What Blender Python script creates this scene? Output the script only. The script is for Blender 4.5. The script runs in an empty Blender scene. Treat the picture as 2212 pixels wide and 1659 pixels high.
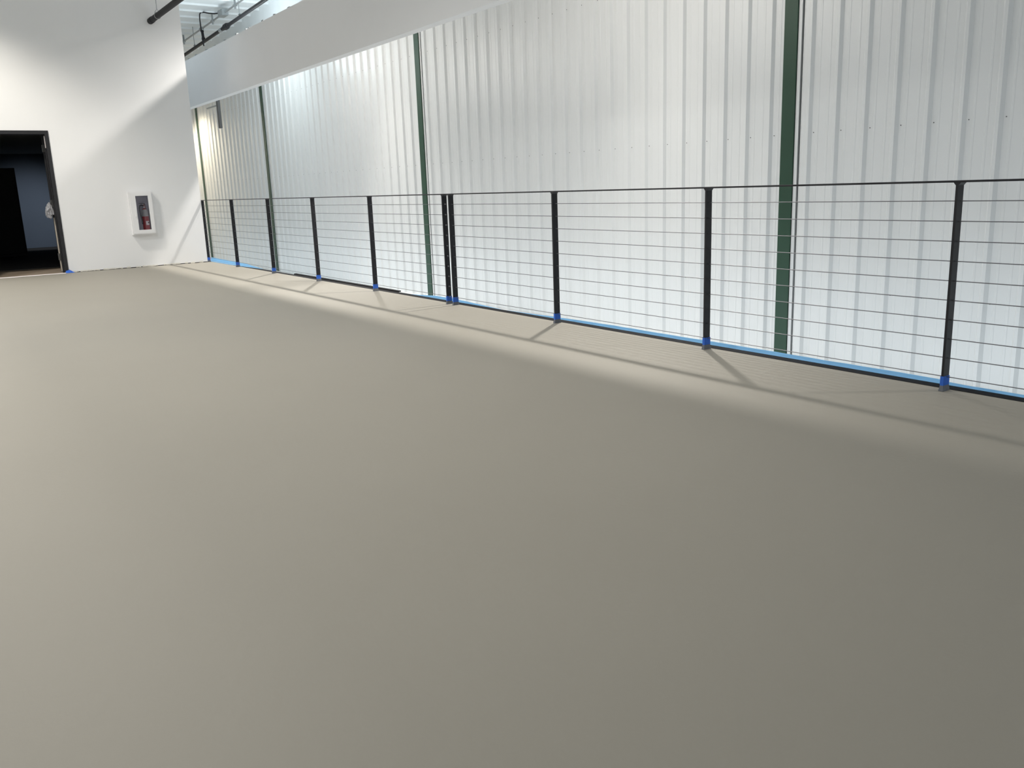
import bpy, bmesh, math, random
from mathutils import Vector, Matrix
random.seed(7)
S = bpy.context.scene
COL = S.collection

# ------------------------------------------------------------------ camera
F_PX = 1865.13
CAM = Vector((15.6397, -4.3125, 1.1207))
YAW, PITCH, ROLL = math.radians(55.7170), math.radians(12.9381), math.radians(2.0987)
cd = bpy.data.cameras.new('camera')
cam = bpy.data.objects.new('camera', cd)
COL.objects.link(cam)
fwd = Vector((-math.sin(YAW) * math.cos(PITCH), math.cos(YAW) * math.cos(PITCH), -math.sin(PITCH)))
rgt = fwd.cross(Vector((0, 0, 1))).normalized()
dwn = fwd.cross(rgt)
r2 = math.cos(ROLL) * rgt + math.sin(ROLL) * dwn
d2 = -math.sin(ROLL) * rgt + math.cos(ROLL) * dwn
m = Matrix((r2, -d2, -fwd)).transposed().to_4x4()
m.translation = CAM
cam.matrix_world = m
cd.sensor_fit = 'HORIZONTAL'
cd.sensor_width = 36.0
cd.lens = F_PX / 2212 * 36.0
cd.clip_start = 0.05
S.camera = cam

# ------------------------------------------------------------------ world, exposure, lamps
S.view_settings.view_transform = 'Standard'
S.view_settings.look = 'None'
S.view_settings.gamma = 1
S.view_settings.use_curve_mapping = False
S.view_settings.exposure = 0.0
w = bpy.data.worlds.new('ambient_fill')
S.world = w
w.use_nodes = True
w.node_tree.nodes['Background'].inputs[0].default_value = (0.90, 0.96, 1.0, 1)
w.node_tree.nodes['Background'].inputs[1].default_value = 0.60  # bluish fill added, entering through the unbuilt open sides

WARM, OUTER, NEUTRAL, COOL = (1.0, 0.93, 0.82), (1.0, 0.95, 0.88), (1.0, 0.985, 0.965), (0.76, 0.90, 1.0)
def lamp(loc, power, col, tilt=0.0, cone=140, blend=0.5, size=0.16, lean=0.0):
    """a high bay lamp with a reflector, or an added fill: a soft-edged cone of light; tilt leans it towards the mezzanine"""
    l = bpy.data.lights.new('high_bay_or_fill_lamp', 'SPOT')
    l.shadow_soft_size = size; l.energy = power; l.color = col
    l.spot_size = math.radians(cone); l.spot_blend = blend
    o = bpy.data.objects.new('high_bay_or_fill_lamp', l)
    o.location = loc
    a, b = math.radians(tilt), math.radians(lean)
    o.rotation_euler = Vector((math.sin(b), -math.sin(a) * math.cos(b), -math.cos(a) * math.cos(b))).to_track_quat('-Z', 'Y').to_euler()
    COL.objects.link(o)
    return o
# high bay lamps over the gap behind the railing, then those over the mezzanine, two of them added as fill
LAMPS = [((15.2, 2.4, 5.0), 190, OUTER, 28, 96, 0.6, 0.10), ((8.15, 2.4, 5.0), 1200, OUTER, 30, 96, 0.6, 0.10), ((0.9, 2.4, 5.0), 1500, OUTER, 29, 96, 0.6, 0.10, 8),
         ((-10.3, 2.1, 3.7), 250, (1.0, 0.88, 0.66), 0, 150, 0.6),
         ((1.7, -3.6, 5.0), 430, WARM, 0, 114, 0.6, 0.12), ((8.15, -3.9, 5.0), 560, NEUTRAL, 0, 150, 0.6), ((4.5, -7.0, 5.0), 720, NEUTRAL, 0, 150, 0.6),  # last on this line is an added fill over the room
         ((0.95, -9.9, 5.0), 450, NEUTRAL, 0, 150, 0.6), ((11.5, -3.9, 5.0), 330, WARM, 0, 100, 0.8)]  # last one is an added fill for the middle of the floor
for a in LAMPS: lamp(*a)
# unseen fill strips added under the mezzanine edge to brighten the lower metal wall
for x in (-8, -4, 0, 4, 8, 12, 16):
    l = bpy.data.lights.new('fill_strip', 'AREA'); l.shape = 'RECTANGLE'; l.size = 2.4; l.size_y = 0.15; l.energy = 23 if x in (4, 8) else 31; l.color = COOL
    o = bpy.data.objects.new('fill_strip', l); o.location = (x, 0.35, -0.45); o.rotation_euler = (math.radians(25), 0, 0); COL.objects.link(o)
l = bpy.data.lights.new('roof_fill', 'POINT'); l.energy = 64; l.color = (0.86, 0.97, 1.0); l.shadow_soft_size = 0.3  # unseen fill added to brighten the roof above the header
o = bpy.data.objects.new('roof_fill', l); o.location = (-3.0, 1.8, 4.0); COL.objects.link(o)

# unseen fill added in the room beyond the doorway, lighting its blue wall
l = bpy.data.lights.new('side_room_fill', 'SPOT'); l.energy = 135; l.color = (0.95, 0.98, 1.0); l.spot_size = math.radians(62); l.spot_blend = 1.0; l.shadow_soft_size = 0.15
o = bpy.data.objects.new('side_room_fill', l); o.location = (-6.6, -0.9, 1.95); COL.objects.link(o)
o.rotation_euler = Vector((-3.0, -0.75, -1.45)).to_track_quat('-Z', 'Y').to_euler()

# ------------------------------------------------------------------ materials
def mat(name, col, rough=0.5, metal=0.0, spec=0.5, noise=0.0, nscale=4.0, bump=0.0, bscale=60.0,
        stretch=None, trans=0.0, coat=0.0):
    mt = bpy.data.materials.new(name)
    mt.use_nodes = True
    nt = mt.node_tree
    b = nt.nodes['Principled BSDF']
    b.inputs['Base Color'].default_value = (*col, 1)
    b.inputs['Roughness'].default_value = rough
    b.inputs['Metallic'].default_value = metal
    b.inputs['Specular IOR Level'].default_value = spec
    b.inputs['Coat Weight'].default_value = coat
    b.inputs['Coat Roughness'].default_value = 0.25
    tc = nt.nodes.new('ShaderNodeTexCoord')
    src = tc.outputs['Object']
    if stretch:
        mp = nt.nodes.new('ShaderNodeMapping')
        mp.inputs['Scale'].default_value = stretch
        nt.links.new(src, mp.inputs[0]); src = mp.outputs[0]
    if noise:
        n = nt.nodes.new('ShaderNodeTexNoise')
        n.inputs['Scale'].default_value = nscale
        n.inputs['Detail'].default_value = 5
        nt.links.new(src, n.inputs[0])
        r = nt.nodes.new('ShaderNodeMapRange')
        r.inputs['From Min'].default_value = 0.25; r.inputs['From Max'].default_value = 0.75
        r.inputs['To Min'].default_value = 1 - noise; r.inputs['To Max'].default_value = 1 + noise
        nt.links.new(n.outputs[0], r.inputs[0])
        mx = nt.nodes.new('ShaderNodeVectorMath'); mx.operation = 'SCALE'
        mx.inputs[0].default_value = col
        nt.links.new(r.outputs[0], mx.inputs['Scale'])
        nt.links.new(mx.outputs[0], b.inputs['Base Color'])
    if bump:
        n2 = nt.nodes.new('ShaderNodeTexNoise')
        n2.inputs['Scale'].default_value = bscale
        n2.inputs['Detail'].default_value = 3
        nt.links.new(src, n2.inputs[0])
        bp = nt.nodes.new('ShaderNodeBump')
        bp.inputs['Strength'].default_value = bump
        bp.inputs['Distance'].default_value = 0.01
        nt.links.new(n2.outputs[0], bp.inputs['Height'])
        nt.links.new(bp.outputs[0], b.inputs['Normal'])
    if trans:
        out = nt.nodes['Material Output']
        t = nt.nodes.new('ShaderNodeBsdfTranslucent')
        t.inputs[0].default_value = (*col, 1)
        mix = nt.nodes.new('ShaderNodeMixShader')
        mix.inputs[0].default_value = trans
        nt.links.new(b.outputs[0], mix.inputs[1]); nt.links.new(t.outputs[0], mix.inputs[2])
        nt.links.new(mix.outputs[0], out.inputs[0])
    return mt

M = {}
M['floor'] = mat('floor_coating', (0.318, 0.298, 0.256), 0.62, spec=0.3, noise=0.018, nscale=0.9, bump=0.06, bscale=45)
M['drywall'] = mat('white_drywall', (0.85, 0.855, 0.865), 0.75, spec=0.25, noise=0.01, nscale=2, bump=0.05, bscale=120)
M['ragged'] = mat('torn_drywall_paper', (0.74, 0.72, 0.66), 0.9, spec=0.1, noise=0.08, nscale=30)
M['metal_white'] = mat('white_painted_sheet_steel', (0.78, 0.79, 0.785), 0.34, spec=0.5, noise=0.012, nscale=3,
                       bump=0.035, bscale=9, stretch=(1, 1, 0.02))
M['roof'] = mat('white_roof_facing', (0.84, 0.88, 0.90), 0.55, noise=0.04, nscale=2.5, bump=0.25, bscale=5)
M['green'] = mat('green_painted_steel', (0.020, 0.062, 0.036), 0.45, spec=0.4, noise=0.08, nscale=3)
M['black'] = mat('black_powder_coat', (0.012, 0.012, 0.015), 0.45, spec=0.4)
M['steel_edge'] = mat('dark_edge_steel', (0.008, 0.008, 0.010), 0.75, spec=0.15, noise=0.2, nscale=8)
M['cable'] = mat('stainless_cable', (0.17, 0.17, 0.18), 0.5, metal=0.9)
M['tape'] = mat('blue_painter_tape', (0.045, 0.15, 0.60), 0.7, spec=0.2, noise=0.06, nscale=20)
M['film'] = mat('blue_tape_backlit', (0.52, 0.79, 1.0), 0.7, spec=0.2, noise=0.10, nscale=5, trans=0.72)  # same tape, its light from behind put into a paler blue
M['skirt'] = mat('grey_coating_on_post', (0.13, 0.14, 0.16), 0.6, noise=0.1, nscale=30)
M['pipe'] = mat('dark_iron_pipe', (0.018, 0.018, 0.021), 0.6, spec=0.25, noise=0.2, nscale=10)
M['galv'] = mat('galvanized_steel', (0.36, 0.38, 0.39), 0.45, metal=0.7, noise=0.1, nscale=12)
M['greysteel'] = mat('grey_primer_steel', (0.11, 0.11, 0.11), 0.6, noise=0.06, nscale=8)
M['cabinet'] = mat('white_enamel', (0.84, 0.84, 0.85), 0.35)
M['cab_in'] = mat('cabinet_lining', (0.64, 0.62, 0.70), 0.5)
M['red'] = mat('red_enamel', (0.36, 0.012, 0.018), 0.3, coat=0.5)
M['band'] = mat('grey_instruction_band', (0.42, 0.42, 0.42), 0.5)
M['rubber'] = mat('black_rubber', (0.015, 0.015, 0.016), 0.6)
M['paper'] = mat('white_paper_label', (0.82, 0.76, 0.76), 0.8)
M['ink'] = mat('dark_print', (0.10, 0.06, 0.07), 0.8)
M['chrome'] = mat('bright_metal', (0.7, 0.7, 0.7), 0.25, metal=1.0)
M['frame'] = mat('charcoal_door_frame', (0.020, 0.020, 0.023), 0.45, spec=0.4)
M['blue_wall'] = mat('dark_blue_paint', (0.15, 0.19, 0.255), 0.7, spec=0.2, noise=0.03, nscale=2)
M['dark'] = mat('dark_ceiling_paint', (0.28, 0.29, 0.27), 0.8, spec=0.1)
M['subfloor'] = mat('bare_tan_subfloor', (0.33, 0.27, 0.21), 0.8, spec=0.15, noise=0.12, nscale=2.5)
M['shaded_floor'] = mat('subfloor_in_shade', (0.085, 0.085, 0.085), 0.9, spec=0.1)  # subfloor out of the light, its shade put into the colour
M['leafedge'] = mat('pale_wood_edge', (0.50, 0.45, 0.38), 0.6)
M['concrete'] = mat('lower_concrete', (0.62, 0.63, 0.64), 0.7, noise=0.05, nscale=1.5)
M['gap'] = mat('shadow_gap_backing', (0.035, 0.032, 0.03), 0.9, spec=0.1)  # dark colour stands in for the shade inside narrow gaps
def glass_mat(name, tint, gloss):
    g = bpy.data.materials.new(name); g.use_nodes = True
    nt = g.node_tree
    nt.nodes.remove(nt.nodes['Principled BSDF'])
    t = nt.nodes.new('ShaderNodeBsdfTransparent'); t.inputs[0].default_value = (*tint, 1)
    s = nt.nodes.new('ShaderNodeBsdfGlossy'); s.inputs['Roughness'].default_value = 0.03 if gloss < 0.3 else 0.2
    x = nt.nodes.new('ShaderNodeMixShader'); x.inputs[0].default_value = gloss
    nt.links.new(t.outputs[0], x.inputs[1]); nt.links.new(s.outputs[0], x.inputs[2])
    nt.links.new(x.outputs[0], nt.nodes['Material Output'].inputs[0])
    return g
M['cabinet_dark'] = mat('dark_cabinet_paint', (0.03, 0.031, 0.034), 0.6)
M['glass'] = glass_mat('clear_pane', (0.93, 0.93, 0.95), 0.06)
M['plastic'] = mat('crinkled_clear_plastic', (0.34, 0.34, 0.36), 0.25, spec=0.6)

# ------------------------------------------------------------------ mesh helpers
def B(): return bmesh.new()
def box(bm, x0, x1, y0, y1, z0, z1):
    v = [bm.verts.new((x, y, z)) for x in (x0, x1) for y in (y0, y1) for z in (z0, z1)]
    for f in ((0, 1, 3, 2), (4, 6, 7, 5), (0, 4, 5, 1), (2, 3, 7, 6), (0, 2, 6, 4), (1, 5, 7, 3)):
        bm.faces.new([v[i] for i in f])
    return v
def bevel_all(bm, w, seg=2):
    bmesh.ops.bevel(bm, geom=bm.edges[:], offset=w, segments=seg, affect='EDGES', profile=0.6)
def tube(bm, pts, r, n=10, cap=True):
    pts = [Vector(p) for p in pts]
    rings = []
    up = None
    for i, p in enumerate(pts):
        if i == 0: t = pts[1] - p
        elif i == len(pts) - 1: t = p - pts[-2]
        else: t = (pts[i + 1] - p).normalized() + (p - pts[i - 1]).normalized()
        t.normalize()
        if up is None:
            up = Vector((0, 0, 1)) if abs(t.z) < 0.9 else Vector((0, 1, 0))
        a = t.cross(up).normalized(); b = t.cross(a).normalized()
        up = -b if abs(b.dot(up)) > 1e-3 and (-b).dot(up) > 0 else b
        rr = r[i] if isinstance(r, (list, tuple)) else r
        rings.append([bm.verts.new(p + rr * (math.cos(2 * math.pi * k / n) * a + math.sin(2 * math.pi * k / n) * b)) for k in range(n)])
    for r0, r1 in zip(rings, rings[1:]):
        for k in range(n):
            bm.faces.new((r0[k], r0[(k + 1) % n], r1[(k + 1) % n], r1[k]))
    if cap:
        bm.faces.new(rings[0][::-1]); bm.faces.new(rings[-1])
def lathe(bm, prof, cx, cy, n=24):
    tube_r = [[bm.verts.new((cx + r * math.cos(2 * math.pi * k / n), cy + r * math.sin(2 * math.pi * k / n), z)) for k in range(n)] for r, z in prof]
    for r0, r1 in zip(tube_r, tube_r[1:]):
        for k in range(n):
            bm.faces.new((r0[k], r0[(k + 1) % n], r1[(k + 1) % n], r1[k]))
    bm.faces.new(tube_r[0][::-1]); bm.faces.new(tube_r[-1])
def mesh(name, bm, material, smooth=False):
    bmesh.ops.recalc_face_normals(bm, faces=bm.faces[:])
    me = bpy.data.meshes.new(name)
    bm.to_mesh(me); bm.free()
    me.materials.append(material)
    if smooth:
        for p in me.polygons: p.use_smooth = True
        me.set_sharp_from_angle(angle=math.radians(40))
    return me
def obj(name, bm, material, parent=None, smooth=False, loc=None):
    me = bm if isinstance(bm, bpy.types.Mesh) else mesh(name, bm, material, smooth)
    o = bpy.data.objects.new(name, me)
    COL.objects.link(o)
    if parent: o.parent = parent
    if loc: o.location = loc
    return o
def tag(o, label, cat, group=None):
    o['label'] = label; o['category'] = cat
    if group: o['group'] = group
    return o
def thing(name, label, cat, loc=(0, 0, 0), group=None):
    o = bpy.data.objects.new(name, None)
    o.empty_display_size = 0.1
    COL.objects.link(o); o.location = loc
    return tag(o, label, cat, group)
def struct(name, bm, material, parent=None, label=None):
    o = obj(name, bm, material, parent)
    o['kind'] = 'structure'
    if label: o['label'] = label
    return o
def grid_wall(axis, a0, a1, us, vs, holes):
    """slab between a0 and a1 on the given axis; us, vs are cut lists; holes = set of (iu, iv) left open"""
    bm = B()
    cell = {}
    def P(a, u, v): return (a, u, v) if axis == 'x' else (u, a, v)
    V = {}
    def vert(a, i, j):
        k = (a, i, j)
        if k not in V: V[k] = bm.verts.new(P(a, us[i], vs[j]))
        return V[k]
    nu, nv = len(us) - 1, len(vs) - 1
    solid = lambda i, j: 0 <= i < nu and 0 <= j < nv and (i, j) not in holes
    for i in range(nu):
        for j in range(nv):
            if not solid(i, j): continue
            for a in (a0, a1):
                bm.faces.new([vert(a, i, j), vert(a, i + 1, j), vert(a, i + 1, j + 1), vert(a, i, j + 1)])
            for di, dj, e in ((-1, 0, ((i, j), (i, j + 1))), (1, 0, ((i + 1, j), (i + 1, j + 1))), (0, -1, ((i, j), (i + 1, j))), (0, 1, ((i, j + 1), (i + 1, j + 1)))):
                if not solid(i + di, j + dj):
                    bm.faces.new([vert(a0, *e[0]), vert(a0, *e[1]), vert(a1, *e[1]), vert(a1, *e[0])])
    return bm

# ------------------------------------------------------------------ setting
X_END, X_RIGHT, Y_NEAR, Y_FAR = -11.3, 21.0, -13.0, 3.12
Z_LOW = -3.6
roof_z = lambda x: 5.3 + 0.028 * x

bm = B(); box(bm, 0.0, X_RIGHT, Y_NEAR, 0.042, -0.25, 0.0)
floor = struct('floor', bm, M['floor'], label='smooth grey beige coated mezzanine floor')
bm = B(); box(bm, -0.45, X_RIGHT, 0.042, 0.122, -0.25, 0.002)
struct('trim_1', bm, M['steel_edge'], label='dark steel edge along the open side of the floor')

# left wall with door opening and cabinet recess
DY0, DY1, DZ = -3.33, -2.245, 2.215       # outer edge of the door frame
CY0, CY1, CZ0, CZ1 = -1.165, -0.875, 0.585, 1.20
us = [Y_NEAR, DY0 + .04, DY1 - .04, CY0, CY1, -0.03]
vs = [0.012, CZ0, CZ1, DZ - .04, 5.6]
wl = struct('wall_left', grid_wall('x', -0.19, 0.0, us, vs, {(1, 0), (1, 1), (1, 2), (3, 1)}), M['drywall'],
            label='tall white drywall with a doorway and a recessed cabinet')
# dark filler for the shade in the gap under the drywall; torn lower edge
bm = B(); box(bm, -0.17, -0.012, DY1 - .03, -0.045, 0.0, 0.014)
struct('gap_shade', bm, M['gap'], wl)
bm = B()
y = DY1 + 0.02
while y < -0.06:
    y2 = min(y + random.uniform(0.02, 0.09), -0.05)
    if random.random() < 0.72:
        za, zb = random.uniform(0.002, 0.009), random.uniform(0.002, 0.010)
        x0 = random.uniform(0.0005, 0.004)
        v = [bm.verts.new(q) for q in ((x0, y, za), (x0, y2, zb), (x0 * .3, y2 - .004, 0.021 + random.uniform(0, .008)), (x0 * .3, y + .004, 0.021 + random.uniform(0, .008)))]
        w4 = [bm.verts.new((q.co.x - .004, q.co.y, q.co.z)) for q in v]
        bm.faces.new(v); bm.faces.new(w4[::-1])
        for k in range(4): bm.faces.new((v[k], v[(k + 1) % 4], w4[(k + 1) % 4], w4[k]))
    y = y2
rg = struct('torn_edge', bm, M['ragged'], wl); rg['kind'] = 'stuff'
rg['label'] = 'ragged torn lower edge of the drywall'

# the side of that block facing the gap, the room behind the doorway
bm = B(); box(bm, X_END, -0.19, -0.19, -0.031, -0.05, 5.2)
struct('wall_block_side', bm, M['drywall'])
bm = B(); box(bm, X_END, 0.0, Y_NEAR, -0.031, -0.25, -0.004)
struct('floor_side_room', bm, M['subfloor'], label='bare tan subfloor beyond the doorway')
bm = B(); box(bm, -9.6, -1.62, -6.0, -0.2, -0.004, 0.006)
struct('floor_shade_sheet', bm, M['shaded_floor'], label='dark sheet standing in for the unlit part of the subfloor')
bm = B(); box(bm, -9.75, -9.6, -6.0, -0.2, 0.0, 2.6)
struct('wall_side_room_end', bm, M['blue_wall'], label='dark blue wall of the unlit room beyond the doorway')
bm = B(); box(bm, -9.6, -0.2, -6.15, -6.0, 0.0, 2.6)
struct('wall_side_room_near', bm, M['dark'])
bm = B(); box(bm, -9.6, -0.2, -0.31, -0.2, 0.0, 2.6)
struct('wall_side_room_far', bm, M['dark'])
bm = B(); box(bm, -9.75, -0.195, -6.15, -0.2, 2.32, 2.4)
struct('ceiling_side_room', bm, M['dark'])

# door frame
dr = bpy.data.objects.new('door_1', None); COL.objects.link(dr); dr.location = (0, (DY0 + DY1) / 2, 0)
dr['kind'] = 'structure'; dr['label'] = 'open doorway with charcoal metal frame into a dark room'
oy = -(DY0 + DY1) / 2
def dbox(name, x0, x1, y0, y1, z0, z1, material, bev=0.003):
    bm = B(); box(bm, x0, x1, y0 + oy, y1 + oy, z0, z1)
    if bev: bevel_all(bm, bev, 1)
    return obj(name, bm, material, dr)
for s, (a, b) in (('r', (DY1 - .055, DY1)), ('l', (DY0, DY0 + .055))):
    j = dbox('jamb', -0.20, 0.014, a, b, 0.0, DZ, M['frame'])
    e = (a - .016, a) if s == 'r' else (b, b + .016)
    bm = B(); box(bm, -0.13, -0.075, e[0] + oy, e[1] + oy, 0.0, DZ - .055)
    obj('door_stop', bm, M['frame'], j)
dbox('frame_head', -0.20, 0.014, DY0 + .055, DY1 - .055, DZ - .055, DZ, M['frame'])
# edge of the open door leaf against the right jamb, its hinges
lf = dbox('door_leaf', -0.245, -0.205, DY1 - .082, DY1 + .80, 0.015, DZ - .07, M['frame'])
bm = B(); box(bm, -0.2045, -0.2015, DY1 - .0815 + oy, DY1 - .058 + oy, 0.02, 0.88); obj('leaf_edge', bm, M['leafedge'], lf)
for z in (0.20, 1.05, 1.90):
    bm = B(); box(bm, -0.199, -0.135, DY1 - .077 + oy, DY1 - .0725 + oy, z, z + .11); tube(bm, [(-0.198, DY1 - .088 + oy, z), (-0.198, DY1 - .088 + oy, z + .11)], 0.007, 8)
    obj('hinge', bm, M['greysteel'], lf)
# floor strip at the threshold
bm = B()
n = 26
pr = []
for k in range(n + 1):
    yy = DY0 + .05 + (DY1 - .05 - DY0 - .05) * k / n
    a = 0.012 + 0.010 * random.random(); b2 = 0.052 + 0.020 * random.random()
    pr.append([bm.verts.new(q) for q in ((a, yy + oy, 0.0005), (b2, yy + oy, 0.0005), (b2 - .006, yy + oy, 0.007), (a + .004, yy + oy, 0.008))])
for p0, p1 in zip(pr, pr[1:]):
    for k in range(4): bm.faces.new((p0[k], p0[(k + 1) % 4], p1[(k + 1) % 4], p1[k]))
bm.faces.new(pr[0]); bm.faces.new(pr[-1][::-1])
th = obj('threshold_strip', bm, M['paper'], dr); th['label'] = 'ragged pale strip across the doorway floor'
# white tag high on the jamb
bm = B(); box(bm, -0.070, -0.010, DY1 - .062 + oy, DY1 - .058 + oy, 1.955, 2.135)
tg = obj('paper_tag', bm, M['paper'], dr); tg['label'] = 'white strip high on the right jamb'

# tape bunched at the jamb foot
bm = B()
prof = [(-.055, 0.0), (-.045, 0.035), (-.015, 0.042), (0.012, 0.050), (0.04, 0.030), (0.075, 0.004)]
for k, (dy, h) in enumerate(prof):
    bm.verts.new((0.016 + .012 * (k % 2), DY1 + dy, max(h, .002)))
    bm.verts.new((0.045 + .010 * (k % 3), DY1 + dy * 1.05, 0.002))
    bm.verts.new((0.015, DY1 + dy, 0.001))
bm.verts.ensure_lookup_table()
for k in range(len(prof) - 1):
    a, b, c = bm.verts[3 * k], bm.verts[3 * k + 1], bm.verts[3 * k + 2]
    d, e, f = bm.verts[3 * k + 3], bm.verts[3 * k + 4], bm.verts[3 * k + 5]
    bm.faces.new((a, b, e, d)); bm.faces.new((b, c, f, e)); bm.faces.new((c, a, d, f))
jt = tag(obj('painter_tape', bm, M['tape']), 'crumpled blue tape at the foot of the door frame', 'tape')

# crumpled plastic at the latch height
bm = B()
bmesh.ops.create_icosphere(bm, subdivisions=3, radius=1.0)
for v in bm.verts:
    k = 1 + 0.42 * (random.random() - .5)
    v.co = Vector((v.co.x * .035 * k, v.co.y * .055 * k * (1.1 - .25 * v.co.z), v.co.z * .115 * k))
bpg = tag(obj('plastic_bag', bm, M['plastic'], None, False, (-0.165, DY1 - .128, 0.995)), 'crumpled clear plastic wrapped over the door latch', 'plastic')

# tall dark cabinet in the unlit room
cb = thing('storage_cabinet', 'tall dark upright cabinet in the unlit room beyond the doorway', 'cabinet', (-6.25, -2.72, 0.006))
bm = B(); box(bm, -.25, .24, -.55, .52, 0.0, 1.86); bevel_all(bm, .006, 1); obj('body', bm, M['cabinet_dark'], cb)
for a, b in ((-.545, -.02), (-.01, .515)):
    bm = B(); box(bm, .241, .262, a, b, .06, 1.84); bevel_all(bm, .004, 1); d = obj('door', bm, M['cabinet_dark'], cb)
    hy = b - .06 if a < -.3 else a + .06
    bm = B(); tube(bm, [(.263, hy, .92), (.29, hy, .93), (.29, hy, 1.05), (.263, hy, 1.06)], .007, 8); obj('handle', bm, M['greysteel'], d)

# corrugated metal wall ------------------------------------------------
RIB = 0.3046
def prof_pts(x0, x1, phase):
    """(x, y) profile from x0 to x1; rib centres at phase + k*RIB; ribs come forward (towards -y)"""
    base = [(-.0375, 0), (-.0135, -.030), (.0135, -.030), (.0375, 0),
            (.085, 0), (.090, -.0024), (.106, -.0024), (.111, 0), (.194, 0), (.199, -.0024), (.215, -.0024), (.220, 0)]
    pts = []
    k = math.floor((x0 - phase) / RIB) - 1
    while phase + k * RIB < x1 + RIB:
        pts += [(phase + k * RIB + a, b) for a, b in base]; k += 1
    def yat(x):
        for (xa, ya), (xb, yb) in zip(pts, pts[1:]):
            if xa <= x <= xb: return ya + (yb - ya) * (x - xa) / (xb - xa)
        return 0
    return [(x0, yat(x0))] + [q for q in pts if x0 + 1e-4 < q[0] < x1 - 1e-4] + [(x1, yat(x1))]
ZB, ZT = -0.73, 5.75
def panel_mesh(x0, x1, phase):
    bm = B()
    pts = prof_pts(x0, x1, phase)
    zs = (ZB, ZT)
    fr = [[bm.verts.new((x - x0, yy, z)) for z in zs] for x, yy in pts]
    bk = [[bm.verts.new((x - x0, yy + .0012, z)) for z in zs] for x, yy in pts]
    for i in range(len(pts) - 1):
        bm.faces.new((fr[i][0], fr[i + 1][0], fr[i + 1][1], fr[i][1]))
        bm.faces.new((bk[i][0], bk[i][1], bk[i + 1][1], bk[i + 1][0]))
    for e in (0, -1): bm.faces.new((fr[e][0], fr[e][1], bk[e][1], bk[e][0]))
    return mesh('wall_panel', bm, M['metal_white'])
bm = B(); box(bm, X_END, X_RIGHT, Y_FAR + .05, Y_FAR + .2, -0.76, ZT)  # dark backing sheet supplies the shade in slits beside the columns
wf = struct('wall_far', bm, M['gap'], label='white ribbed sheet metal wall beyond the railing')
COLS = [-10.92, -5.365, 2.31, 9.826, 17.43]
CW = 0.156
PH = 9.980                      # a rib centre just right of the green column at X = 9.83 (before its offset)
full = None
bays = [(X_END, COLS[0] - CW / 2 - .012)]
for i, c in enumerate(COLS):
    bays.append((c + CW / 2 + .066, (COLS[i + 1] - CW / 2 - .006) if i + 1 < len(COLS) else X_RIGHT))
screws = B()
for bx0, bx1 in bays:
    ph = 10.066 if bx0 > 9.8 else (9.593)
    k0 = math.ceil((bx0 - ph - .10) / (3 * RIB) + 1e-6)
    cuts = [bx0]
    k = k0
    while ph + k * 3 * RIB + .0450 < bx1 - .05:
        c = ph + k * 3 * RIB + .0450
        if c > bx0 + .05: cuts.append(c)
        k += 1
    cuts.append(bx1)
    for a, b in zip(cuts, cuts[1:]):
        if abs(b - a - 3 * RIB) < 1e-3:
            if full is None: full = panel_mesh(a, b, ph)
            me = full
        else:
            me = panel_mesh(a, b, ph)
        obj('wall_panel', me, None, wf, loc=(a, Y_FAR, 0))
    k = math.ceil((bx0 - ph) / RIB)
    while ph + k * RIB + .06 < bx1:
        for z in (0.0, 1.52, 3.30):
            if ph + k * RIB + .06 > bx0 + .02:
                x = ph + k * RIB + .058
                tube(screws, [(x, Y_FAR + .001, z), (x, Y_FAR - .004, z)], .005, 6)
        k += 1
sc = obj('panel_screws', screws, M['greysteel'], wf); sc['kind'] = 'stuff'; sc['label'] = 'small screw heads in rows across the panels'
# white base ledge under the panels, and the wall further down
bm = B(); box(bm, X_END, X_RIGHT, Y_FAR - .06, Y_FAR + .2, -0.80, ZB - .001)
struct('trim_2', bm, M['metal_white'], label='white ledge at the foot of the metal wall')
bm = B(); box(bm, X_END, X_RIGHT, Y_FAR - .03, Y_FAR + .2, Z_LOW, -0.80)
struct('wall_far_lower', bm, M['metal_white'])
bm = B(); box(bm, X_END, X_RIGHT, Y_FAR - .16, Y_FAR - .035, 4.80, 5.9)
struct('trim_3', bm, M['roof'], label='pale closure band under the roof at the metal wall')
labels = ['green steel column in the far corner, mostly hidden at the end of the metal wall',
          'dark green steel column beyond the third railing post from the left',
          'green steel column just left of the paired railing posts',
          'widest green steel column in the metal wall, behind the right railing section', None]
for c, lb in zip(COLS, labels):
    if lb is None: continue
    t = thing('steel_column', lb, 'column', (c, Y_FAR, -0.728), 'green columns in the metal wall')
    bm = B(); box(bm, -CW / 2, CW / 2, -.020, -.008, 0, ZT + .728); bevel_all(bm, .002, 1); obj('flange', bm, M['green'], t)
    bm = B(); box(bm, -.005, .005, -.008, .045, 0, ZT + .728); obj('web', bm, M['green'], t)
    bm = B(); box(bm, CW / 2 + .003, CW / 2 + .042, -.006, .04, 0, ZT + .728); obj('edge_trim', bm, M['metal_white'], t)

# end wall of the gap, lower level
bm = B(); box(bm, X_END - .2, X_END, -0.03, Y_FAR + .2, Z_LOW, 5.2); struct('wall_end', bm, M['drywall'])
bm = B(); box(bm, X_END, X_RIGHT, -0.1, Y_FAR + .2, Z_LOW - .2, Z_LOW); struct('floor_lower', bm, M['concrete'])
bm = B(); box(bm, X_END, X_RIGHT, -0.2, 0.0, Z_LOW, -0.251); struct('wall_lower', bm, M['drywall'])

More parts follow.
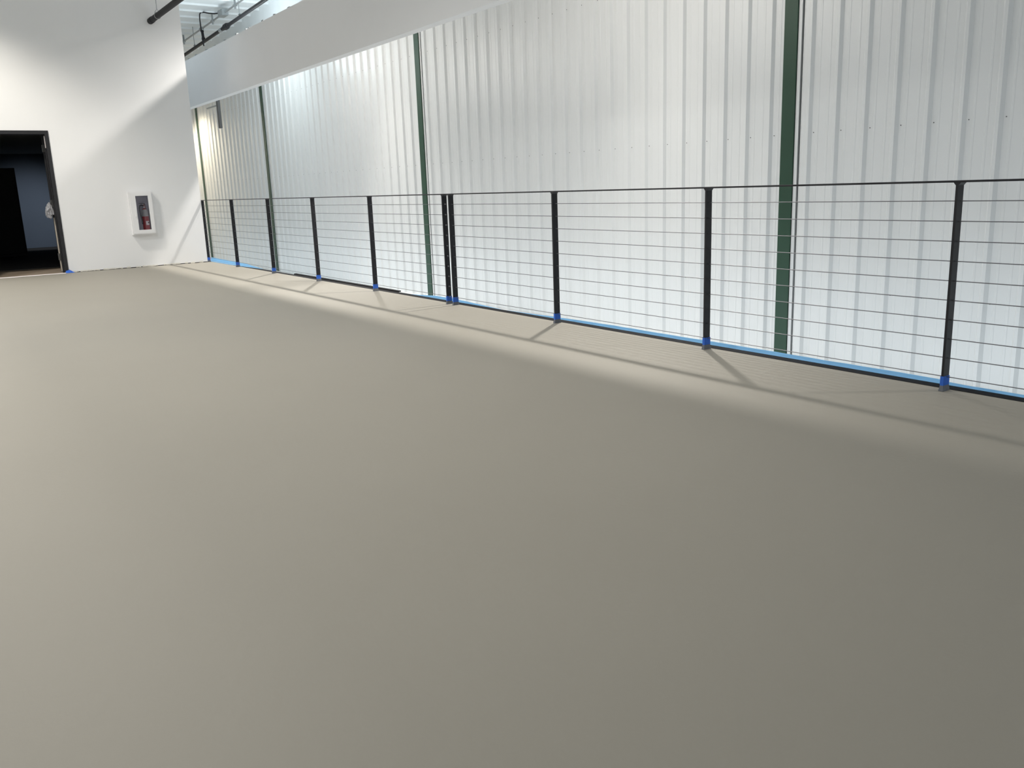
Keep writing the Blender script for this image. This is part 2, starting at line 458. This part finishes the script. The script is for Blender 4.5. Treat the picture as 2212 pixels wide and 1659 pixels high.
# ceiling: roof panels with standing seams running towards the metal wall
bm = B()
v = [bm.verts.new(q) for q in ((X_END, Y_NEAR, roof_z(X_END) + .05), (X_RIGHT, Y_NEAR, roof_z(X_RIGHT) + .05), (X_RIGHT, Y_FAR + .2, roof_z(X_RIGHT) + .05), (X_END, Y_FAR + .2, roof_z(X_END) + .05))]
v2 = [bm.verts.new(q.co + Vector((0, 0, .1))) for q in v]
bm.faces.new(v); bm.faces.new(v2)
for k in range(4): bm.faces.new((v[k], v[(k + 1) % 4], v2[(k + 1) % 4], v2[k]))
cl = struct('ceiling', bm, M['roof'], label='pale ribbed roof deck high above')
PW = 0.61
bm = B()
pr = [(0, 0), (.03, -.030), (.05, -.030), (.08, .004), (.30, .012), (.55, .004), (PW, 0)]
rows = [[bm.verts.new((x, yy, .028 * x + z)) for x, z in pr] for yy in (0, Y_FAR + .04 - Y_NEAR)]
top = [[bm.verts.new((x, yy, .028 * x + .045)) for x in (0, PW)] for yy in (0, Y_FAR + .04 - Y_NEAR)]
for i in range(len(pr) - 1): bm.faces.new((rows[0][i], rows[0][i + 1], rows[1][i + 1], rows[1][i]))
bm.faces.new((top[0][0], top[0][1], top[1][1], top[1][0]))
bm.faces.new((rows[0][0], rows[1][0], top[1][0], top[0][0])); bm.faces.new((rows[0][-1], top[0][1], top[1][1], rows[1][-1]))
bm.faces.new(rows[0] + [top[0][1], top[0][0]]); bm.faces.new(rows[1] + [top[1][1], top[1][0]])
rp = mesh('roof_panel', bm, M['roof'])
x = X_END
while x < X_RIGHT - .2:
    obj('roof_panel', rp, None, cl, loc=(x, Y_NEAR, roof_z(x))); x += PW

# white drywall header hung between railing and metal wall
HY0, HY1, HZ0, HZ1 = 0.85, 0.98, 2.905, 3.80
bm = B(); box(bm, X_END, X_RIGHT, HY0, HY1, HZ0, HZ1)
hd = struct('wall_header', bm, M['drywall'], label='long white drywall header hung above the railing')
for xx, ln in ((0.5, 1.7), (1.85, 2.0), (-3.4, .5), (4.7, .3)):
    bm = B(); box(bm, xx - .02, xx + .02, HY1 - .1, HY1 + ln, HZ1, HZ1 + .035); obj('brace', bm, M['galv'], hd)
for k in range(22):
    xx = -8 + k * .62 + random.uniform(-.1, .1)
    bm = B(); box(bm, xx, xx + random.uniform(.03, .10), HY0 + .01, HY0 + .06, HZ1, HZ1 + random.uniform(.012, .03)); obj('clip', bm, M['galv'], hd)

# ------------------------------------------------------------------ railing
RT = 1.067
TW, TD = 0.013, 0.052
ZC = [0.075 + i * (0.967 - 0.075) / 9 for i in range(10)]
def post_bm():
    bm = B(); box(bm, -TW / 2, TW / 2, -TD / 2, TD / 2, 0, RT - .010)
    # small welds under the rail
    for s in (-1, 1):
        a = [bm.verts.new((s * TW / 2, y, RT - .010)) for y in (-TD / 2, TD / 2)]
        b = [bm.verts.new((s * (TW / 2 + .012), y, RT - .010)) for y in (-TD / 2, TD / 2)]
        c = [bm.verts.new((s * TW / 2, y, RT - .024)) for y in (-TD / 2, TD / 2)]
        bm.faces.new((a[0], b[0], c[0])); bm.faces.new((a[1], b[1], c[1]))
        bm.faces.new((a[0], a[1], b[1], b[0])); bm.faces.new((b[0], b[1], c[1], c[0])); bm.faces.new((c[0], c[1], a[1], a[0]))
    return bm
post_me = mesh('post', post_bm(), M['black'])
bm = B(); box(bm, -TW / 2 - .0025, TW / 2 + .0025, -TD / 2 - .0025, TD / 2 + .0025, 0.031, 0.079); tape_me = mesh('tape_wrap', bm, M['tape'])
bm = B()
bt = [bm.verts.new((sx * (TW / 2 + .006), sy * (TD / 2 + .007), 0.0005)) for sx, sy in ((-1, -1), (1, -1), (1, 1), (-1, 1))]
tp = [bm.verts.new((sx * (TW / 2 + .002), sy * (TD / 2 + .002), 0.032)) for sx, sy in ((-1, -1), (1, -1), (1, 1), (-1, 1))]
for k in range(4): bm.faces.new((bt[k], bt[(k + 1) % 4], tp[(k + 1) % 4], tp[k]))
bm.faces.new(bt); bm.faces.new(tp)
skirt_me = mesh('base_skirt', bm, M['skirt'])
bm = B(); tube(bm, [(-.006, 0, 0), (.010, 0, 0), (.012, 0, 0), (.026, 0, 0)], [.0065, .0065, .0042, .0042], 8); fit_me = mesh('end_fitting', bm, M['cable'], True)
def railing(xs, label, x0, x1, fit0, fit1):
    t = thing('cable_railing', label, 'railing', (xs[0], 0, 0), 'black cable railing sections')
    for x in xs:
        p = obj('post', post_me, None, t, loc=(x - xs[0], 0, 0))
        obj('tape_wrap', tape_me, None, p); obj('base_skirt', skirt_me, None, p)
    bm = B(); box(bm, x0 - xs[0], x1 - xs[0], -.026, .026, RT - .010, RT); bevel_all(bm, .0015, 1)
    obj('top_rail', bm, M['black'], t)
    for z in ZC:
        bm = B(); tube(bm, [(0, 0, 0), (xs[-1] - xs[0], 0, 0)], .0024, 8)
        c = obj('cable', bm, M['cable'], t, True, loc=(0, 0, z))
        f = obj('end_fitting', fit_me, None, c, loc=(xs[-1] - xs[0] + TW / 2, 0, 0))
        f2 = obj('end_fitting', fit_me, None, c, loc=(-TW / 2, 0, 0)); f2.rotation_euler = (0, 0, math.pi)
    return t
XS = [-0.040, 1.600, 3.279, 4.951, 6.620, 8.265]
XR = [8.389, 10.012, 11.655, 13.304, 14.95, 16.60]
railing(XS, 'left section of black cable railing, from the white wall to the paired posts', XS[0] - .01, (XS[-1] + XR[0]) / 2 - .0005, 0, 1)
railing(XR, 'right section of black cable railing, nearest the camera and in front of the widest column', (XS[-1] + XR[0]) / 2 + .0005, XR[-1] + .02, 1, 0)

# upstanding strips of blue tape along the floor edge
def tape_strip(segs, label, flat=False):
    """segs: (x, height) along the edge"""
    bm = B(); rows = []
    for x, h in segs:
        rows.append([bm.verts.new(q) for q in ((x, .1225, -.03), (x, .1235, .002), (x, .1235 + .35 * h, .002 + h), (x, .1245 + .35 * h, .002 + h), (x, .1245, .002), (x, .1237, -.03))])
    for a, b in zip(rows, rows[1:]):
        for k in range(6): bm.faces.new((a[k], a[(k + 1) % 6], b[(k + 1) % 6], b[k]))
    bm.faces.new(rows[0]); bm.faces.new(rows[-1][::-1])
    if flat:
        n = len(segs); fl = []
        for i, (x, h) in enumerate(segs):
            d = .086 * min(1, (n - 1 - i) / (n * .45))
            fl.append([bm.verts.new(q) for q in ((x, .122 - d, .0030), (x, .1224, .0030), (x, .1224, .0042), (x, .122 - d, .0042))])
        for a, b in zip(fl, fl[1:]):
            for k in range(4): bm.faces.new((a[k], a[(k + 1) % 4], b[(k + 1) % 4], b[k]))
        bm.faces.new(fl[0]); bm.faces.new(fl[-1][::-1])
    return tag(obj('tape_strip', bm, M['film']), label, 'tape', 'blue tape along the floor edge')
def jag(x0, x1, h0, h1, step=.12, taper0=0.0, taper1=0.0):
    n = max(2, int((x1 - x0) / step)); out = []
    for k in range(n + 1):
        u = k / n; x = x0 + (x1 - x0) * u
        h = h0 + (h1 - h0) * u + random.uniform(-.0015, .0015)
        if taper0: h *= min(1, (x - x0) / taper0)
        if taper1: h *= min(1, (x1 - x) / taper1)
        out.append((x, max(h, .0008)))
    return out
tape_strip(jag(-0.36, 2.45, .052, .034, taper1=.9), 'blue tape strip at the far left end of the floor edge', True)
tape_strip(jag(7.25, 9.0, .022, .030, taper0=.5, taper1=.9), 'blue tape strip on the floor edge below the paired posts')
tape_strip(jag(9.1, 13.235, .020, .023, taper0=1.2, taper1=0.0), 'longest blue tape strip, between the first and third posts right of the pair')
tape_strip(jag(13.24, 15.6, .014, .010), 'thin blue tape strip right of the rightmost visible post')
# loose dark strip lying on the edge left of the pair
bm = B(); rows = []
for k in range(9):
    x = 3.75 + k * (6.95 - 3.75) / 8
    rows.append([bm.verts.new(q) for q in ((x, .118, .002), (x, .150, .004), (x, .150, .016), (x, .118, .012))])
for a, b in zip(rows, rows[1:]):
    for k in range(4): bm.faces.new((a[k], a[(k + 1) % 4], b[(k + 1) % 4], b[k]))
bm.faces.new(rows[0]); bm.faces.new(rows[-1][::-1])
tag(obj('edge_strip', bm, M['steel_edge']), 'thin black strip along the floor edge left of the paired posts', 'strip')

# ------------------------------------------------------------------ fire extinguisher cabinet
FX = 0.105
fc = thing('extinguisher_cabinet', 'white wall cabinet with a glazed door, right of the doorway', 'cabinet', (0, -1.028, 0.54))
cy, cz = 1.028, -0.54
def cbx(name, x0, x1, y0, y1, z0, z1, material, bev=0.0, parent=None):
    bm = B(); box(bm, x0, x1, y0 + cy, y1 + cy, z0 + cz, z1 + cz)
    if bev: bevel_all(bm, bev, 2)
    return obj(name, bm, material, parent or fc)
ring = grid_wall('x', 0.001, FX - .012, [-1.215 + cy, CY0 + .012 + cy, CY1 - .012 + cy, -.842 + cy], [.543 + cz, CZ0 + .012 + cz, CZ1 - .012 + cz, 1.243 + cz], {(1, 1)})
obj('trim_frame', ring, M['cabinet'], fc)
ring = grid_wall('x', FX - .0115, FX, [-1.198 + cy, -1.111 + cy, -.916 + cy, -.858 + cy], [.560 + cz, .620 + cz, 1.174 + cz, 1.226 + cz], {(1, 1)})
dd = obj('door', ring, M['cabinet'], fc)
cbx('glass_pane', FX - .008, FX - .005, -1.111, -.916, .620, 1.174, M['glass'], 0, dd)
cbx('latch', FX, FX + .014, -1.146, -1.118, .835, .950, M['cabinet'], .003, dd)
ring = B()
T = 0.004
box(ring, -.150, -.150 + T, CY0 + .003 + cy, CY1 - .003 + cy, CZ0 + .003 + cz, CZ1 - .003 + cz)
box(ring, -.150, .0, CY0 + .003 + cy, CY0 + .003 + T + cy, CZ0 + .003 + cz, CZ1 - .003 + cz)
box(ring, -.150, .0, CY1 - .003 - T + cy, CY1 - .003 + cy, CZ0 + .003 + cz, CZ1 - .003 + cz)
box(ring, -.150, .0, CY0 + .008 + cy, CY1 - .008 + cy, CZ0 + .003 + cz, CZ0 + .003 + T + cz)
box(ring, -.150, .0, CY0 + .008 + cy, CY1 - .008 + cy, CZ1 - .003 - T + cz, CZ1 - .003 + cz)
obj('inner_box', ring, M['cab_in'], fc)

EX, EY, EZ = -0.068, -0.955, 0.593
ex = thing('fire_extinguisher', 'red fire extinguisher with black hose inside the white wall cabinet', 'extinguisher', (EX, EY, EZ))
bm = B(); lathe(bm, [(.050, 0), (.056, .006), (.056, .305), (.053, .330), (.042, .355), (.024, .372), (.019, .380)], 0, 0, 28); obj('cylinder', bm, M['red'], ex, True)
bm = B(); lathe(bm, [(.0566, .242), (.0570, .244), (.0570, .303), (.0538, .332), (.0425, .3565), (.0425, .357)], 0, 0, 28); obj('instruction_band', bm, M['band'], ex, True)
bm = B(); lathe(bm, [(.019, .380), (.021, .382), (.021, .405), (.015, .408), (.015, .425)], 0, 0, 16); vl = obj('valve', bm, M['chrome'], ex, True)
bm = B(); box(bm, -.012, .012, -.075, .030, .424, .432); box(bm, -.011, .011, -.080, .012, .452, .459); box(bm, -.004, .004, .000, .012, .425, .455); obj('handle', bm, M['rubber'], ex)
bm = B(); tube(bm, [(.020, .014, .405), (.026, .010, .395), (.020, .004, .385)], .004, 8); box(bm, .010, .018, -.010, .002, .395, .440); obj('pull_pin', bm, M['red'], ex)
bm = B(); tube(bm, [(.012, -.018, .415), (.016, -.045, .432), (.020, -.066, .425), (.022, -.080, .395), (.022, -.083, .340), (.022, -.079, .270), (.026, -.070, .220), (.028, -.064, .170), (.028, -.062, .120)], [.009] * 8 + [.011], 10); obj('hose', bm, M['rubber'], ex, True)
bm = B()
for k in range(7):
    a = math.radians(-12 + 58 * k / 6)
    for z in (.100, .165): bm.verts.new((.0573 * math.cos(a), .0573 * math.sin(a), z))
bm.verts.ensure_lookup_table()
for k in range(6): bm.faces.new([bm.verts[i] for i in (2 * k, 2 * k + 2, 2 * k + 3, 2 * k + 1)])
lbm = obj('paper_label', bm, M['paper'], ex)
bm = B()
for k in range(4):
    a = math.radians(16 + 26 * k / 3)
    for z in (.125, .150): bm.verts.new((.0577 * math.cos(a), .0577 * math.sin(a), z))
bm.verts.ensure_lookup_table()
for k in range(3): bm.faces.new([bm.verts[i] for i in (2 * k, 2 * k + 2, 2 * k + 3, 2 * k + 1)])
obj('printed_patch', bm, M['ink'], lbm)

# ------------------------------------------------------------------ pipes overhead
py, pz = -0.51, 3.936
p1 = thing('sprinkler_pipe', 'thick dark pipe stub with a hanger entering the white wall at the top', 'pipe', (0, py, pz))
bm = B(); tube(bm, [(0.002, 0, 0), (7.2, 0, .0)], .045, 18); obj('pipe', bm, M['pipe'], p1, True)
bm = B(); tube(bm, [(0.002, 0, 0), (0.16, 0, 0)], .050, 18); obj('end_collar', bm, M['pipe'], p1, True)
hx = .50
bm = B()
tube(bm, [(hx, .048 * math.sin(a) , .048 * math.cos(a) if math.cos(a) > -2 else 0) for a in [2 * math.pi * k / 16 for k in range(17)]], .006, 6, False)
tube(bm, [(hx, -.046, 0), (hx, -.030, .060), (hx, 0, .095), (hx, .030, .060), (hx, .046, 0)], .005, 6)
hg = obj('hanger_ring', bm, M['galv'], p1, True)
bm = B(); tube(bm, [(hx, 0, .095), (hx, 0, roof_z(hx) - pz)], .006, 6); obj('hanger_rod', bm, M['galv'], hg)

Y2 = 2.1
pz2 = lambda x: 4.595 + (x + 7.632) * (4.787 - 4.595) / (7.632 - 1.856)
p2 = thing('sprinkler_pipe', 'long slim dark pipe beyond the top of the header, with a coupling', 'pipe', (-7.6, Y2, pz2(-7.6)))
P2 = lambda x, dz=0: (x + 7.6, 0, pz2(x) - pz2(-7.6) + dz)
bm = B(); tube(bm, [P2(-10.8), P2(6.0)], .036, 14); obj('pipe', bm, M['pipe'], p2, True)
bm = B(); tube(bm, [P2(-4.50), P2(-4.36), P2(-4.355), P2(-4.22), P2(-4.215), P2(-4.10)], [.045, .045, .064, .064, .046, .046], 14); obj('coupling', bm, M['pipe'], p2, True)
bm = B(); tube(bm, [P2(-4.75), P2(-4.72), P2(-4.715), P2(-4.62), P2(-4.615), P2(-4.58)], [.041, .041, .045, .045, .041, .041], 14); obj('bare_band', bm, M['galv'], p2, True)
for x in (-6.80, -3.335):
    bm = B(); tube(bm, [P2(x, .045), (P2(x)[0], 0, roof_z(x) - pz2(-7.6) - .01)], .0075, 6); tube(bm, [P2(x - .05, .06), P2(x + .05, .06)], .014, 6); obj('hanger_rod', bm, M['galv'], p2)
bm = B(); tube(bm, [P2(-6.02, .03), P2(-6.03, .09), P2(-6.03, .095), P2(-6.06, .22), P2(-6.06, .225), P2(-6.08, .262)], [.042, .042, .030, .030, .038, .038], 12); obj('riser', bm, M['pipe'], p2, True)

cz2 = lambda x: 4.898 + (x + 7.707) * (5.026 - 4.898) / (7.707 - 3.085)
cn = thing('conduit', 'grey conduit run on the roof deck with a junction box and hanging whip', 'conduit', (-7.6, Y2, cz2(-7.6)))
P3 = lambda x, dz=0: (x + 7.6, 0, cz2(x) - cz2(-7.6) + dz)
bm = B(); tube(bm, [P3(-10.8), P3(4.0)], .020, 10); obj('tube', bm, M['galv'], cn, True)
for x in (-7.67, -5.19, -3.56):
    bm = B(); tube(bm, [P3(x - .06), P3(x + .06)], .034, 10); box(bm, P3(x)[0] - .02, P3(x)[0] + .02, -.015, .015, P3(x)[2] - .07, P3(x)[2] + .15); obj('strap', bm, M['galv'], cn)
bm = B(); tube(bm, [P3(-6.16), P3(-6.04)], .042, 12); obj('tee', bm, M['galv'], cn, True)
c = P3(-4.40)
bm = B(); box(bm, c[0] - .16, c[0] + .16, -.07, .07, c[2] - .06, c[2] + .08); bevel_all(bm, .01, 1); obj('junction_box', bm, M['galv'], cn)
b0 = Vector((-7.6, 0, cz2(-7.6)))
wp = [(-4.55, -.05, 5.020), (-4.70, -.10, 5.030), (-4.90, -.16, 5.070), (-5.10, -.20, 5.120), (-5.28, -.22, 5.145), (-5.37, -.22, 5.12), (-5.40, -.22, 5.04), (-5.39, -.22, 4.85), (-5.35, -.22, 4.62), (-5.31, -.22, 4.445)]
bm = B(); tube(bm, [Vector(q) - b0 for q in wp], .014, 8); obj('whip', bm, M['pipe'], cn, True)

# grey post hanging behind the header, its strut
gp = thing('hanging_post', 'short grey steel post hanging behind the header near the far corner', 'post', (-5.44, Y2, 2.665))
bm = B(); box(bm, -.055, .055, -.03, .03, 0, 1.55); bevel_all(bm, .004, 1); obj('post', bm, M['greysteel'], gp)
bm = B(); box(bm, -.9, -.055, -.015, .015, .50, .53); box(bm, -.02, .02, HY1 - Y2, -.03, 1.0, 1.04); obj('strut', bm, M['galv'], gp)
